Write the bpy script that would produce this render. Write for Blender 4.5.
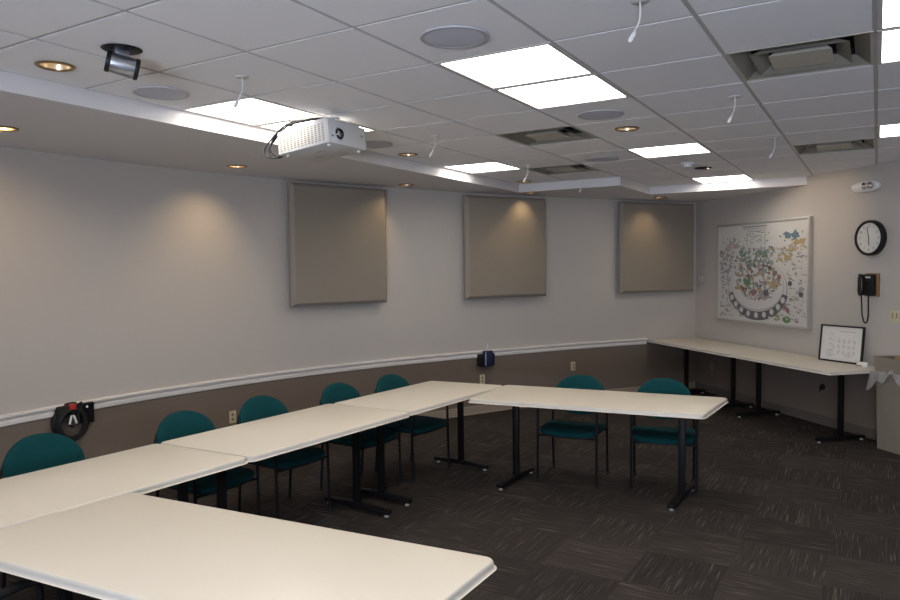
import bpy, bmesh, math, random
from mathutils import Vector, Matrix
from mathutils.geometry import tessellate_polygon
PI = math.pi
R = math.radians
random.seed(7)
for o in list(bpy.data.objects):
    bpy.data.objects.remove(o)
SC = bpy.context.scene
C = SC.collection

# ------------------------------------------------------------------ camera, world, exposure
CH = 1.7806
cam_d = bpy.data.cameras.new('camera')
cam_d.sensor_width = 36.0
cam_d.lens = 717.14 * 36 / 900
cam_d.clip_start = 0.05
cam = bpy.data.objects.new('camera', cam_d)
C.objects.link(cam)
yaw, pitch, roll = 0.53724, -0.045587, -0.010648
fw = Vector((-math.sin(yaw) * math.cos(pitch), math.cos(yaw) * math.cos(pitch), math.sin(pitch)))
rt = Vector((math.cos(yaw), math.sin(yaw), 0))
up = rt.cross(fw)
rt2 = math.cos(roll) * rt + math.sin(roll) * up
up2 = -math.sin(roll) * rt + math.cos(roll) * up
m3 = Matrix((rt2, up2, -fw)).transposed()
cam.matrix_world = Matrix.Translation((0, 0, CH)) @ m3.to_4x4()
SC.camera = cam

world = bpy.data.worlds.new('world')
SC.world = world
world.use_nodes = True
world.node_tree.nodes['Background'].inputs[0].default_value = (0.6, 0.75, 1.0, 1)
world.node_tree.nodes['Background'].inputs[1].default_value = 0.15

vs = SC.view_settings
vs.view_transform = 'Standard'
vs.look = 'None'
vs.gamma = 1.0
vs.use_curve_mapping = False
vs.exposure = 0.78

PANEL_EMIT = 5.5       # fluorescent panels
SPOT_W = 10.0           # warm downlights
WINDOW_W = 540.0        # cool daylight through the window behind the camera

# daylight entering by the window in the wall behind the camera
ld = bpy.data.lights.new('daylight', 'AREA')
ld.shape = 'RECTANGLE'
ld.size, ld.size_y = 3.0, 1.3
ld.energy = WINDOW_W
ld.color = (0.70, 0.80, 1.0)
lo = bpy.data.objects.new('daylight', ld)
lo.location = (0.6, -3.45, 1.15)
lo.rotation_euler = (PI / 2 + R(40), 0, 0)
C.objects.link(lo)

# ------------------------------------------------------------------ layout constants
T = 0.6096
X0, Y0 = -3.068568, 2.357549
HC = 2.767          # tiled ceiling
HS = 2.667          # dropped plaster border
X = lambda i: X0 + i * T
Y = lambda j: Y0 + j * T
N = Vector((0.71605, 0.69805, 0))     # towards the right wall
D = Vector((0.69805, -0.71605, 0))    # along it
NW = 5.8286
def rwall(s, z, off=0.0):
    p = N * (NW - off) + D * s
    return Vector((p.x, p.y, z))
RW_ROT = math.atan2(D.y, D.x)         # local x along D, local -y into the room

# ------------------------------------------------------------------ materials
def mat(name, col, rough=0.6, metal=0.0, noise=0.0, scale=30.0, bump=0.0, bscale=200.0, spec=0.5, emit=None, estr=0.0, alpha=1.0, trans=0.0):
    m = bpy.data.materials.new(name)
    m.use_nodes = True
    nt = m.node_tree
    b = nt.nodes['Principled BSDF']
    b.inputs['Base Color'].default_value = (*col, 1)
    b.inputs['Roughness'].default_value = rough
    b.inputs['Metallic'].default_value = metal
    b.inputs['Specular IOR Level'].default_value = spec
    b.inputs['Alpha'].default_value = alpha
    b.inputs['Transmission Weight'].default_value = trans
    if emit:
        b.inputs['Emission Color'].default_value = (*emit, 1)
        b.inputs['Emission Strength'].default_value = estr
    if noise or bump:
        tc = nt.nodes.new('ShaderNodeTexCoord')
    if noise:
        n = nt.nodes.new('ShaderNodeTexNoise')
        n.inputs['Scale'].default_value = scale
        n.inputs['Detail'].default_value = 5
        nt.links.new(tc.outputs['Object'], n.inputs['Vector'])
        r = nt.nodes.new('ShaderNodeMapRange')
        r.inputs[3].default_value = 1 - noise
        r.inputs[4].default_value = 1 + noise
        nt.links.new(n.outputs['Fac'], r.inputs[0])
        mx = nt.nodes.new('ShaderNodeVectorMath')
        mx.operation = 'SCALE'
        mx.inputs[0].default_value = col
        nt.links.new(r.outputs[0], mx.inputs['Scale'])
        nt.links.new(mx.outputs[0], b.inputs['Base Color'])
    if bump:
        n2 = nt.nodes.new('ShaderNodeTexNoise')
        n2.inputs['Scale'].default_value = bscale
        n2.inputs['Detail'].default_value = 3
        nt.links.new(tc.outputs['Object'], n2.inputs['Vector'])
        bp = nt.nodes.new('ShaderNodeBump')
        bp.inputs['Strength'].default_value = bump
        bp.inputs['Distance'].default_value = 0.004
        nt.links.new(n2.outputs['Fac'], bp.inputs['Height'])
        nt.links.new(bp.outputs[0], b.inputs['Normal'])
    return m

M = {}
M['paint'] = mat('wall_paint', (0.47, 0.43, 0.39), 0.55, noise=0.02, scale=3, bump=0.05, bscale=120)
M['taupe'] = mat('taupe_paint', (0.17, 0.132, 0.104), 0.6, noise=0.03, scale=4, bump=0.05, bscale=120)
M['plaster'] = mat('soffit_plaster', (0.68, 0.655, 0.65), 0.8, noise=0.015, scale=4)
M['tile'] = mat('ceiling_tile', (0.90, 0.885, 0.89), 0.92, noise=0.04, scale=220, bump=0.25, bscale=260)
M['tbar'] = mat('ceiling_grid_bar', (0.50, 0.48, 0.465), 0.5, noise=0.02, scale=10)
M['tile_side_dim'] = mat('dimmed_tile_side', (0.60, 0.58, 0.57), 0.9, noise=0.04, scale=120)  # tile sides, darkened in colour to tone down the light they catch
M['rail'] = mat('rail_paint', (0.70, 0.65, 0.61), 0.4, noise=0.02, scale=12)
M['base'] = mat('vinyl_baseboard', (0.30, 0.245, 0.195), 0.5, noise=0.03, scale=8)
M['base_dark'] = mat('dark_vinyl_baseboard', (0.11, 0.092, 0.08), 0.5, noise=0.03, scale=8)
M['laminate'] = mat('cream_laminate', (0.655, 0.59, 0.49), 0.36, noise=0.025, scale=5, spec=0.4)
M['edge'] = mat('table_edge_vinyl', (0.52, 0.485, 0.435), 0.4, noise=0.02, scale=9)
M['black'] = mat('black_metal', (0.006, 0.0055, 0.006), 0.5, noise=0.1, scale=30, spec=0.2)
M['glide'] = mat('glide_plastic', (0.45, 0.42, 0.40), 0.4, noise=0.05, scale=30)
M['teal'] = mat('teal_fabric', (0.0035, 0.047, 0.051), 0.9, noise=0.18, scale=260, bump=0.4, bscale=500, spec=0.15)
M['shell'] = mat('black_plastic', (0.010, 0.010, 0.011), 0.5, noise=0.1, scale=40, spec=0.3)
M['panel'] = mat('panel_fabric', (0.245, 0.21, 0.168), 0.9, noise=0.05, scale=180, bump=0.3, bscale=400)
M['panel_edge'] = mat('panel_edge_fabric', (0.27, 0.235, 0.195), 0.85, noise=0.05, scale=180)
M['projector_shell'] = mat('projector_shell', (0.55, 0.545, 0.54), 0.4, noise=0.02, scale=15)
M['white'] = mat('white_plastic', (0.72, 0.71, 0.70), 0.35, noise=0.02, scale=15)
M['offwhite'] = mat('cord_white_plastic', (0.62, 0.60, 0.57), 0.45, noise=0.02, scale=15)
M['fixture'] = mat('fixture_frame_enamel', (0.60, 0.57, 0.53), 0.4, noise=0.02, scale=15)
M['lens'] = mat('light_diffuser', (0.9, 0.9, 0.88), 0.4, noise=0.01, scale=100, emit=(1.0, 0.95, 0.87), estr=PANEL_EMIT)
M['vent'] = mat('vent_enamel', (0.50, 0.47, 0.39), 0.5, noise=0.05, scale=12)
M['dark'] = mat('duct_black', (0.01, 0.01, 0.009), 0.8, noise=0.1, scale=12)
M['grille'] = mat('speaker_grille', (0.56, 0.57, 0.64), 0.6, noise=0.06, scale=600)
M['grille_ring'] = mat('speaker_rim', (0.46, 0.45, 0.47), 0.5, noise=0.02, scale=20)
M['bronze'] = mat('bronze_trim', (0.30, 0.20, 0.10), 0.35, metal=0.7, noise=0.05, scale=30)
M['gold'] = mat('gold_reflector', (0.82, 0.68, 0.48), 0.3, metal=0.6, noise=0.03, scale=30)
M['bulb'] = mat('warm_bulb', (0.9, 0.8, 0.6), 0.4, noise=0.01, scale=20, emit=(1.0, 0.84, 0.60), estr=2.2)
M['silver'] = mat('brushed_silver', (0.42, 0.44, 0.48), 0.35, metal=0.9, noise=0.05, scale=60)
M['glass_black'] = mat('lens_black', (0.01, 0.01, 0.012), 0.08, noise=0.05, scale=20)
M['alum'] = mat('aluminium_frame', (0.48, 0.455, 0.42), 0.4, metal=0.4, noise=0.04, scale=40)
M['map_paper'] = mat('map_paper', (0.54, 0.52, 0.485), 0.7, noise=0.06, scale=7)
M['paper'] = mat('paper', (0.66, 0.63, 0.58), 0.7, noise=0.03, scale=12)
M['ink'] = mat('printed_ink', (0.22, 0.20, 0.19), 0.7, noise=0.1, scale=60)
M['faint'] = mat('faint_ink', (0.42, 0.385, 0.37), 0.7, noise=0.1, scale=60)
M['wood'] = mat('wood_plate', (0.26, 0.135, 0.055), 0.5, noise=0.25, scale=25)
M['ivory'] = mat('ivory_plastic', (0.56, 0.50, 0.34), 0.4, noise=0.02, scale=20)
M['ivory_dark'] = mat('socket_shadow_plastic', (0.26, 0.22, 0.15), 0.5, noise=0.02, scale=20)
M['bin'] = mat('grey_bin_plastic', (0.225, 0.195, 0.155), 0.55, noise=0.04, scale=14)
M['bag'] = mat('clear_bag_film', (0.62, 0.60, 0.58), 0.25, noise=0.1, scale=30, alpha=0.55)
M['red'] = mat('red_connector', (0.42, 0.035, 0.02), 0.4, noise=0.05, scale=30)
M['blue'] = mat('blue_plastic', (0.010, 0.015, 0.06), 0.4, noise=0.08, scale=30)
M['clear'] = mat('clear_lamp_plastic', (0.75, 0.72, 0.68), 0.12, noise=0.03, scale=30)
M['mirror'] = mat('lamp_reflector', (0.75, 0.73, 0.7), 0.15, metal=0.9, noise=0.02, scale=30)
M['cardboard'] = mat('cardboard', (0.33, 0.21, 0.11), 0.8, noise=0.1, scale=20)
M['glasspane'] = mat('window_glass', (0.9, 0.95, 1.0), 0.02, noise=0.01, scale=3, alpha=0.15)

def carpet():
    m = bpy.data.materials.new('carpet_tiles')
    m.use_nodes = True
    nt = m.node_tree
    L = nt.links.new
    b = nt.nodes['Principled BSDF']
    b.inputs['Roughness'].default_value = 0.95
    b.inputs['Specular IOR Level'].default_value = 0.1
    def nd(t, **k):
        n = nt.nodes.new(t)
        for a, v in k.items():
            setattr(n, a, v)
        return n
    def math_(op, a, bb=None):
        n = nd('ShaderNodeMath', operation=op)
        for i, v in enumerate((a, bb)):
            if v is None:
                continue
            if isinstance(v, (int, float)):
                n.inputs[i].default_value = v
            else:
                L(v, n.inputs[i])
        return n.outputs[0]
    tc = nd('ShaderNodeTexCoord')
    sx = nd('ShaderNodeSeparateXYZ')
    L(tc.outputs['Object'], sx.inputs[0])
    s = 0.492
    u = math_('DIVIDE', math_('ADD', sx.outputs[0], 0.725 + 20 * s), s)
    v = math_('DIVIDE', math_('ADD', sx.outputs[1], -4.395 + 30 * s), s)
    fu, fv = math_('FLOOR', u), math_('FLOOR', v)
    chk = math_('MODULO', math_('ADD', fu, fv), 2.0)
    cid = nd('ShaderNodeCombineXYZ')
    L(fu, cid.inputs[0]); L(fv, cid.inputs[1])
    wn = nd('ShaderNodeTexWhiteNoise', noise_dimensions='2D')
    L(cid.outputs[0], wn.inputs['Vector'])
    def streak(a, c, off):
        cx = nd('ShaderNodeCombineXYZ')
        L(math_('MULTIPLY', a, 60.0), cx.inputs[0])
        L(math_('MULTIPLY', c, 1.9), cx.inputs[1])
        L(math_('MULTIPLY', wn.outputs[0], 40.0), cx.inputs[2])
        n = nd('ShaderNodeTexNoise')
        n.inputs['Scale'].default_value = 1.0
        n.inputs['Detail'].default_value = 1.5
        L(cx.outputs[0], n.inputs['Vector'])
        return n.outputs['Fac']
    def mixf(f, a, c):
        n = nd('ShaderNodeMix', data_type='FLOAT')
        L(f, n.inputs[0]); L(a, n.inputs[2]); L(c, n.inputs[3])
        return n.outputs[0]
    st = mixf(chk, streak(u, v, 0), streak(v, u, 1))
    r1 = nd('ShaderNodeMapRange')
    r1.inputs[1].default_value = 0.60; r1.inputs[2].default_value = 0.86
    L(st, r1.inputs[0])
    r2 = nd('ShaderNodeMapRange')
    r2.inputs[1].default_value = 0.25; r2.inputs[2].default_value = 0.65
    r2.inputs[3].default_value = 0.78; r2.inputs[4].default_value = 1.25
    L(st, r2.inputs[0])
    tone = nd('ShaderNodeMapRange')
    tone.inputs[3].default_value = 0.82; tone.inputs[4].default_value = 1.18
    L(wn.outputs[0], tone.inputs[0])
    base = nd('ShaderNodeVectorMath', operation='SCALE')
    base.inputs[0].default_value = (0.038, 0.0315, 0.028)
    L(math_('MULTIPLY', r2.outputs[0], tone.outputs[0]), base.inputs['Scale'])
    mx = nd('ShaderNodeMix', data_type='RGBA')
    L(r1.outputs[0], mx.inputs[0])
    L(base.outputs[0], mx.inputs[6])
    mx.inputs[7].default_value = (0.175, 0.148, 0.126, 1)
    L(mx.outputs[2], b.inputs['Base Color'])
    fz = nd('ShaderNodeTexNoise')
    fz.inputs['Scale'].default_value = 420
    L(tc.outputs['Object'], fz.inputs['Vector'])
    bp = nd('ShaderNodeBump')
    bp.inputs['Strength'].default_value = 0.5
    bp.inputs['Distance'].default_value = 0.004
    L(fz.outputs['Fac'], bp.inputs['Height'])
    L(bp.outputs[0], b.inputs['Normal'])
    return m
M['carpet'] = carpet()

# ------------------------------------------------------------------ helpers
def obj(name, bm, mats, parent=None, smooth=False, loc=None, rot=None):
    me = bpy.data.meshes.new(name)
    bmesh.ops.recalc_face_normals(bm, faces=bm.faces[:])
    bm.to_mesh(me)
    bm.free()
    if not isinstance(mats, (list, tuple)):
        mats = [mats]
    for m in mats:
        me.materials.append(M[m] if isinstance(m, str) else m)
    if smooth:
        for p in me.polygons:
            p.use_smooth = True
        try:
            me.set_sharp_from_angle(angle=math.radians(40))
        except Exception:
            pass
    o = bpy.data.objects.new(name, me)
    C.objects.link(o)
    if parent:
        o.parent = parent
    if loc:
        o.location = loc
    if rot:
        o.rotation_euler = rot
    return o

def thing(name, label, cat, loc=(0, 0, 0), rz=0.0, group=None):
    o = bpy.data.objects.new(name, None)
    o.empty_display_size = 0.1
    C.objects.link(o)
    o.location = loc
    o.rotation_euler = (0, 0, rz)
    o['label'] = label
    o['category'] = cat
    if group:
        o['group'] = group
    return o

def struct(o):
    o['kind'] = 'structure'
    return o

def dup(root, loc, rz, label):
    r = root.copy()
    C.objects.link(r)
    r.location = loc
    r.rotation_euler = (0, 0, rz)
    r['label'] = label
    for ch in list(root.children):
        c = ch.copy()
        C.objects.link(c)
        c.parent = r
        for g in list(ch.children):
            d = g.copy()
            C.objects.link(d)
            d.parent = c
    return r

def BM():
    return bmesh.new()

def box(bm, x0, x1, y0, y1, z0, z1, mi=0, bev=0.0):
    vs_ = [bm.verts.new((x, y, z)) for z in (z0, z1) for y in (y0, y1) for x in (x0, x1)]
    f = []
    for q in ((0, 2, 3, 1), (4, 5, 7, 6), (0, 1, 5, 4), (2, 6, 7, 3), (0, 4, 6, 2), (1, 3, 7, 5)):
        fc = bm.faces.new([vs_[k] for k in q])
        fc.material_index = mi
        f.append(fc)
    if bev:
        es = list({e for fc in f for e in fc.edges})
        r = bmesh.ops.bevel(bm, geom=es, offset=bev, segments=2, affect='EDGES', profile=0.5)
        for fc in r['faces']:
            fc.material_index = mi
    return f

def tube(bm, pts, r, seg=10, mi=0, caps=True, closed=False):
    pts = [Vector(p) for p in pts]
    n = len(pts)
    rings = []
    prev = None
    for i, p in enumerate(pts):
        if closed:
            d = (pts[(i + 1) % n] - pts[i - 1])
        elif i == 0:
            d = pts[1] - pts[0]
        elif i == n - 1:
            d = pts[-1] - pts[-2]
        else:
            d = (pts[i + 1] - p).normalized() + (p - pts[i - 1]).normalized()
        d.normalize()
        if prev is None:
            a = Vector((0, 0, 1)) if abs(d.z) < 0.9 else Vector((1, 0, 0))
            u = d.cross(a).normalized()
        else:
            u = (prev - d * prev.dot(d)).normalized()
        prev = u
        w = d.cross(u)
        rr = r[i] if isinstance(r, (list, tuple)) else r
        rings.append([bm.verts.new(p + (u * math.cos(2 * PI * k / seg) + w * math.sin(2 * PI * k / seg)) * rr) for k in range(seg)])
    m = n if closed else n - 1
    for i in range(m):
        A, B = rings[i], rings[(i + 1) % n]
        for k in range(seg):
            f = bm.faces.new((A[k], A[(k + 1) % seg], B[(k + 1) % seg], B[k]))
            f.material_index = mi
    if caps and not closed:
        for rg in (rings[0], rings[-1]):
            bm.faces.new(rg).material_index = mi

def lathe(bm, prof, seg=32, mi=0, center=(0, 0), closed=False):
    """profile of (r, z) pairs spun about the z axis"""
    rings = []
    for r, z in prof:
        if r < 1e-6:
            rings.append([bm.verts.new((center[0], center[1], z))])
        else:
            rings.append([bm.verts.new((center[0] + r * math.cos(2 * PI * k / seg), center[1] + r * math.sin(2 * PI * k / seg), z)) for k in range(seg)])
    n = len(rings)
    for i in range(n if closed else n - 1):
        A, B = rings[i], rings[(i + 1) % n]
        for k in range(seg):
            k2 = (k + 1) % seg
            if len(A) == 1 and len(B) == 1:
                continue
            if len(A) == 1:
                f = bm.faces.new((A[0], B[k], B[k2]))
            elif len(B) == 1:
                f = bm.faces.new((A[k], A[k2], B[0]))
            else:
                f = bm.faces.new((A[k], A[k2], B[k2], B[k]))
            f.material_index = mi

def prism(bm, pts, z0, z1, mi=0):
    a = [bm.verts.new((p[0], p[1], z0)) for p in pts]
    b = [bm.verts.new((p[0], p[1], z1)) for p in pts]
    n = len(pts)
    fs = [bm.faces.new(a), bm.faces.new(b)]
    for k in range(n):
        fs.append(bm.faces.new((a[k], a[(k + 1) % n], b[(k + 1) % n], b[k])))
    for f in fs:
        f.material_index = mi
    return fs

def xform(bm, mtx):
    bmesh.ops.transform(bm, matrix=mtx, verts=bm.verts[:])
    return bm

def round_poly(pts, r, seg=6):
    """rounds the corners of a convex polygon"""
    out = []
    n = len(pts)
    for i in range(n):
        p = Vector(pts[i]); a = Vector(pts[i - 1]); b = Vector(pts[(i + 1) % n])
        d1, d2 = (a - p).normalized(), (b - p).normalized()
        ang = d1.angle(d2)
        t = r / math.tan(ang / 2)
        c = p + (d1 + d2).normalized() * (r / math.sin(ang / 2))
        s, e = p + d1 * t - c, p + d2 * t - c
        for k in range(seg + 1):
            f = k / seg
            v = (s * (1 - f) + e * f).normalized() * r
            out.append((c.x + v.x, c.y + v.y))
    return out

def text_mesh(bm, s, size, mtx, mi=0, depth=0.0008):
    cu = bpy.data.curves.new('t', 'FONT')
    cu.body = s
    cu.size = size
    cu.align_x = 'CENTER'
    cu.align_y = 'CENTER'
    cu.extrude = depth
    o = bpy.data.objects.new('t', cu)
    C.objects.link(o)
    dg = bpy.context.evaluated_depsgraph_get()
    me = bpy.data.meshes.new_from_object(o.evaluated_get(dg))
    t = bmesh.new()
    t.from_mesh(me)
    bmesh.ops.transform(t, matrix=mtx, verts=t.verts[:])
    t2 = bpy.data.meshes.new('t2')
    t.to_mesh(t2)
    n0 = len(bm.faces)
    bm.from_mesh(t2)
    bm.faces.ensure_lookup_table()
    for f in bm.faces[n0:]:
        f.material_index = mi
    t.free()
    bpy.data.objects.remove(o)
    bpy.data.curves.remove(cu)

# ------------------------------------------------------------------ curved left wall (plan)
ctrl = [(-4.0, -2.9), (-4.45, -1.6), (-4.8, -0.5), (-5.05, 0.6), (-5.22, 1.6), (-5.32, 2.7), (-5.33, 3.5), (-5.24, 4.45), (-5.02, 5.48), (-4.68, 6.45),
        (-4.22, 7.46), (-3.66, 8.5), (-3.19, 9.28), (-2.75, 9.93), (-2.234, 10.64)]
def spline(pts, per=8):
    P = [Vector(p) for p in pts]
    P = [P[0] * 2 - P[1]] + P + [P[-1] * 2 - P[-2]]
    out = []
    for i in range(1, len(P) - 2):
        for k in range(per):
            t = k / per
            a, b, c, d = P[i - 1], P[i], P[i + 1], P[i + 2]
            out.append(0.5 * ((2 * b) + (c - a) * t + (2 * a - 5 * b + 4 * c - d) * t * t + (3 * b - a - 3 * c + d) * t ** 3))
    out.append(P[-2])
    return out
WL = spline(ctrl)
def normals(pts):
    out = []
    for i in range(len(pts)):
        d = (pts[min(i + 1, len(pts) - 1)] - pts[max(i - 1, 0)]).normalized()
        out.append(Vector((d.y, -d.x)))        # into the room
    return out
WN = normals(WL)
def wall_at(x=None, y=None):
    """point on the left wall at a given y and its inward normal"""
    for i in range(len(WL) - 1):
        a, b = WL[i], WL[i + 1]
        if a.y <= y <= b.y:
            f = (y - a.y) / (b.y - a.y)
            return a.lerp(b, f), WN[i].lerp(WN[i + 1], f).normalized()

def sweep(bm, prof, pts, nrm, mi=None):
    """profile of (offset into the room, z) along a plan line"""
    rows = []
    for p, n in zip(pts, nrm):
        rows.append([bm.verts.new((p.x + n.x * o, p.y + n.y * o, z)) for o, z in prof])
    m = len(prof)
    for i in range(len(rows) - 1):
        for k in range(m):
            f = bm.faces.new((rows[i][k], rows[i][(k + 1) % m], rows[i + 1][(k + 1) % m], rows[i + 1][k]))
            f.material_index = mi[k] if mi else 0
    bm.faces.new(rows[0]); bm.faces.new(rows[-1])

WZ = 2.95
RAIL_T = 0.768
bm = BM()
sweep(bm, [(0, 0), (0, 0.72), (0, WZ), (-0.12, WZ), (-0.12, 0)], WL, WN, [1, 0, 0, 0, 0])
struct(obj('wall_left', bm, ['paint', 'taupe'], smooth=True))
RS = [-11.5, 0]
XR, YB = 4.4, -2.9
YR = (NW - XR * N.x) / N.y
corner = Vector((-2.234, 10.64))
rend = Vector((XR, YR))
rp = [corner, rend]
dn = (rend - corner).normalized()
rn = [Vector((-N.x, -N.y))] * 2
bm = BM()
sweep(bm, [(0, 0), (0, 0.72), (0, WZ), (-0.12, WZ), (-0.12, 0)], rp, rn, [1, 0, 0, 0, 0])
struct(obj('wall_right', bm, ['paint', 'taupe']))
bm = BM()
sweep(bm, [(0, 0), (0, 0.72), (0, WZ), (-0.12, WZ), (-0.12, 0)], [rend, Vector((XR, YB))], [Vector((-1, 0))] * 2, [1, 0, 0, 0, 0])
struct(obj('wall_side', bm, ['paint', 'taupe']))
# wall behind the camera, with its window opening
bm = BM()
wx0, wx1, wz0, wz1 = -0.9, 2.1, 0.95, 2.2
for (a, b, c, d) in ((-4.1, wx0, 0, WZ), (wx1, XR + 0.1, 0, WZ), (wx0, wx1, 0, wz0), (wx0, wx1, wz1, WZ)):
    box(bm, a, b, YB - 0.12, YB, c, d)
struct(obj('wall_back', bm, 'paint'))
bm = BM()
for (a, b, c, d) in ((wx0, wx0 + .06, wz0, wz1), (wx1 - .06, wx1, wz0, wz1), (wx0, wx1, wz0, wz0 + .06), (wx0, wx1, wz1 - .06, wz1), (0.57, 0.63, wz0, wz1)):
    box(bm, a, b, YB - 0.09, YB - 0.03, c, d)
wf = struct(obj('window_1', bm, 'white'))
bm = BM()
box(bm, wx0 + .06, wx1 - .06, YB - 0.065, YB - 0.06, wz0 + .06, wz1 - .06)
obj('pane', bm, 'glasspane', wf)

bm = BM()
fp = [(p.x - n.x * .1, p.y - n.y * .1) for p, n in zip(WL, WN)] + [(rend.x + .1, rend.y + .1), (XR + 0.1, YB - .1)]
prism(bm, fp, -0.1, 0.0)
struct(obj('floor', bm, 'carpet'))

# chair rail and baseboards
rp_prof = [(0, RAIL_T - .084), (0.012, RAIL_T - .084), (0.018, RAIL_T - .078), (0.020, RAIL_T - .052), (0.012, RAIL_T - .046), (0.008, RAIL_T - .040),
           (0.012, RAIL_T - .034), (0.026, RAIL_T - .030), (0.034, RAIL_T - .018), (0.034, RAIL_T - .006), (0.026, RAIL_T), (0, RAIL_T)]
k_end = max(i for i, p in enumerate(WL) if p.y < 9.98)
bm = BM()
sweep(bm, rp_prof, WL[:k_end + 1], WN[:k_end + 1])
struct(obj('trim_1', bm, 'rail'))
bp_prof = [(0, 0), (0.018, 0), (0.012, 0.012), (0.008, 0.092), (0.004, 0.1), (0, 0.1)]
bm = BM()
sweep(bm, bp_prof, WL, WN)
struct(obj('baseboard_left', bm, 'base'))
bm = BM()
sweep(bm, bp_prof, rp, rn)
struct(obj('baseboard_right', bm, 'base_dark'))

# ------------------------------------------------------------------ dropped plaster border (soffit)
XL, Y9, X1, Y11 = X(-1) - 0.012, Y(9), X(1) + 0.0, Y(11)
xw = (NW - Y11 * N.y) / N.x
def circ(cx, cy, r, n=28, rev=False):
    p = [(cx + r * math.cos(2 * PI * k / n), cy + r * math.sin(2 * PI * k / n)) for k in range(n)]
    return p[::-1] if rev else p
CAN_R = 0.072
soff_can = [(-4.64, 2.43), (-4.735, 4.40), (-4.33, 6.38), (-3.60, 7.965), (-2.45, 9.55)]
outer = [(p.x - n.x * .02, p.y - n.y * .02) for p, n in zip(WL, WN)] + [(xw + .02 * N.x, Y11 + .02 * N.y), (xw, Y11), (X1, Y11), (X1, Y9), (XL, Y9), (XL, YB)]
def holed(bm, outer, holes, z, ztop, mi=0, side=0):
    loops = [[Vector((x, y, 0)) for x, y in outer]] + [[Vector((x, y, 0)) for x, y in h] for h in holes]
    flat = [v for l in loops for v in l]
    vsb = [bm.verts.new((v.x, v.y, z)) for v in flat]
    for tri in tessellate_polygon(loops):
        try:
            bm.faces.new([vsb[i] for i in tri]).material_index = mi
        except ValueError:
            pass
    n = len(loops[0])
    vt = [bm.verts.new((v.x, v.y, ztop)) for v in loops[0]]
    for k in range(n):
        k2 = (k + 1) % n
        bm.faces.new((vsb[k], vsb[k2], vt[k2], vt[k])).material_index = side
bm = BM()
holed(bm, outer, [circ(x, y, CAN_R, rev=True) for x, y in soff_can], HS, WZ - .02)
struct(obj('trim_2', bm, 'plaster'))

# ------------------------------------------------------------------ tiled ceiling
def allowed(i, j):
    if i < -1 or X(i) > XR or Y(j) < YB - T:
        return False
    if i < 1 and j >= 9:
        return False
    if i < 4 and j >= 11:
        return False
    return X(i) * N.x + Y(j) * N.y < NW
LIGHTS = [(-1, 1), (-1, 2), (-1, 6), (2, 1), (2, 2), (2, 6), (2, 10), (5, 1), (5, 2), (5, 6), (2, -3), (2, -2), (-1, -4), (-1, -5), (5, -3), (5, -2)]
VENTS = [(1, 4), (0, 7), (4, 2), (4, 7)]
CANS = [(-1, -1), (-1, 4), (-1, 8), (2, 4), (2, 8)]
def cell_c(i, j):
    return X(i) + T / 2, Y(j) + T / 2
can_xy = {(-1, -1): (-3.377, 2.02), (-1, 4): (-3.50, 5.19), (-1, 8): (-3.514, 7.60), (2, 4): (-1.554, 5.11), (2, 8): (-1.53, 7.60)}
def clip(poly, off):
    out = []
    for k in range(len(poly)):
        a, b = poly[k], poly[(k + 1) % len(poly)]
        da, db = a[0] * N.x + a[1] * N.y - NW - off, b[0] * N.x + b[1] * N.y - NW - off
        if da <= 0:
            out.append(a)
        if da * db < 0:
            f = da / (da - db)
            out.append((a[0] + (b[0] - a[0]) * f, a[1] + (b[1] - a[1]) * f))
    return out
TZ = HC - 0.004
bm = BM()
for i in range(-1, 13):
    for j in range(-9, 20):
        if not allowed(i, j):
            continue
        g = 0.010
        bx0, bx1, by0, by1 = X(i), X(i + 1), max(Y(j), YB), Y(j + 1)
        if by1 - by0 < 0.05:
            continue
        if (i, j) not in LIGHTS and (i, j) not in VENTS:
            pl = clip([(bx0 + g, by0 + g), (min(bx1, XR + .01) - g, by0 + g), (min(bx1, XR + .01) - g, by1 - g), (bx0 + g, by1 - g)], 0.01)
            holes = []
            if (i, j) in CANS:
                holes = [circ(*can_xy[(i, j)], CAN_R, rev=True)]
            if len(pl) > 2:
                holed(bm, pl, holes, TZ - 0.002, TZ + 0.02, 0, 2)
        # grid bars along the low sides of the cell (and the high sides where no neighbour follows)
        hb = 0.0095
        rs = [(bx0 - hb, bx0 + hb, by0 - hb, by1 - hb), (bx0 + hb, bx1 - hb, by0 - hb, by0 + hb)]
        if not allowed(i + 1, j):
            rs.append((bx1 - hb, bx1 + hb, by0 - hb, by1 - hb))
        if not allowed(i, j + 1):
            rs.append((bx0 - hb, bx1 + hb, by1 - hb, by1 + hb))
        for r_ in rs:
            q = clip([(r_[0], r_[2]), (r_[1], r_[2]), (r_[1], r_[3]), (r_[0], r_[3])], 0.01)
            if len(q) > 2:
                vs_ = [bm.verts.new((x, y, TZ + 0.0015)) for x, y in q]
                bm.faces.new(vs_).material_index = 1
struct(obj('ceiling', bm, ['tile', 'tbar', 'tile_side_dim']))
bm = BM()
prism(bm, [(p.x - n.x * .1, p.y - n.y * .1) for p, n in zip(WL, WN)] + [(rend.x + .1, rend.y + .1), (XR + 0.1, YB - .1)], WZ, WZ + .05)
struct(obj('trim_3', bm, 'plaster'))

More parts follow.
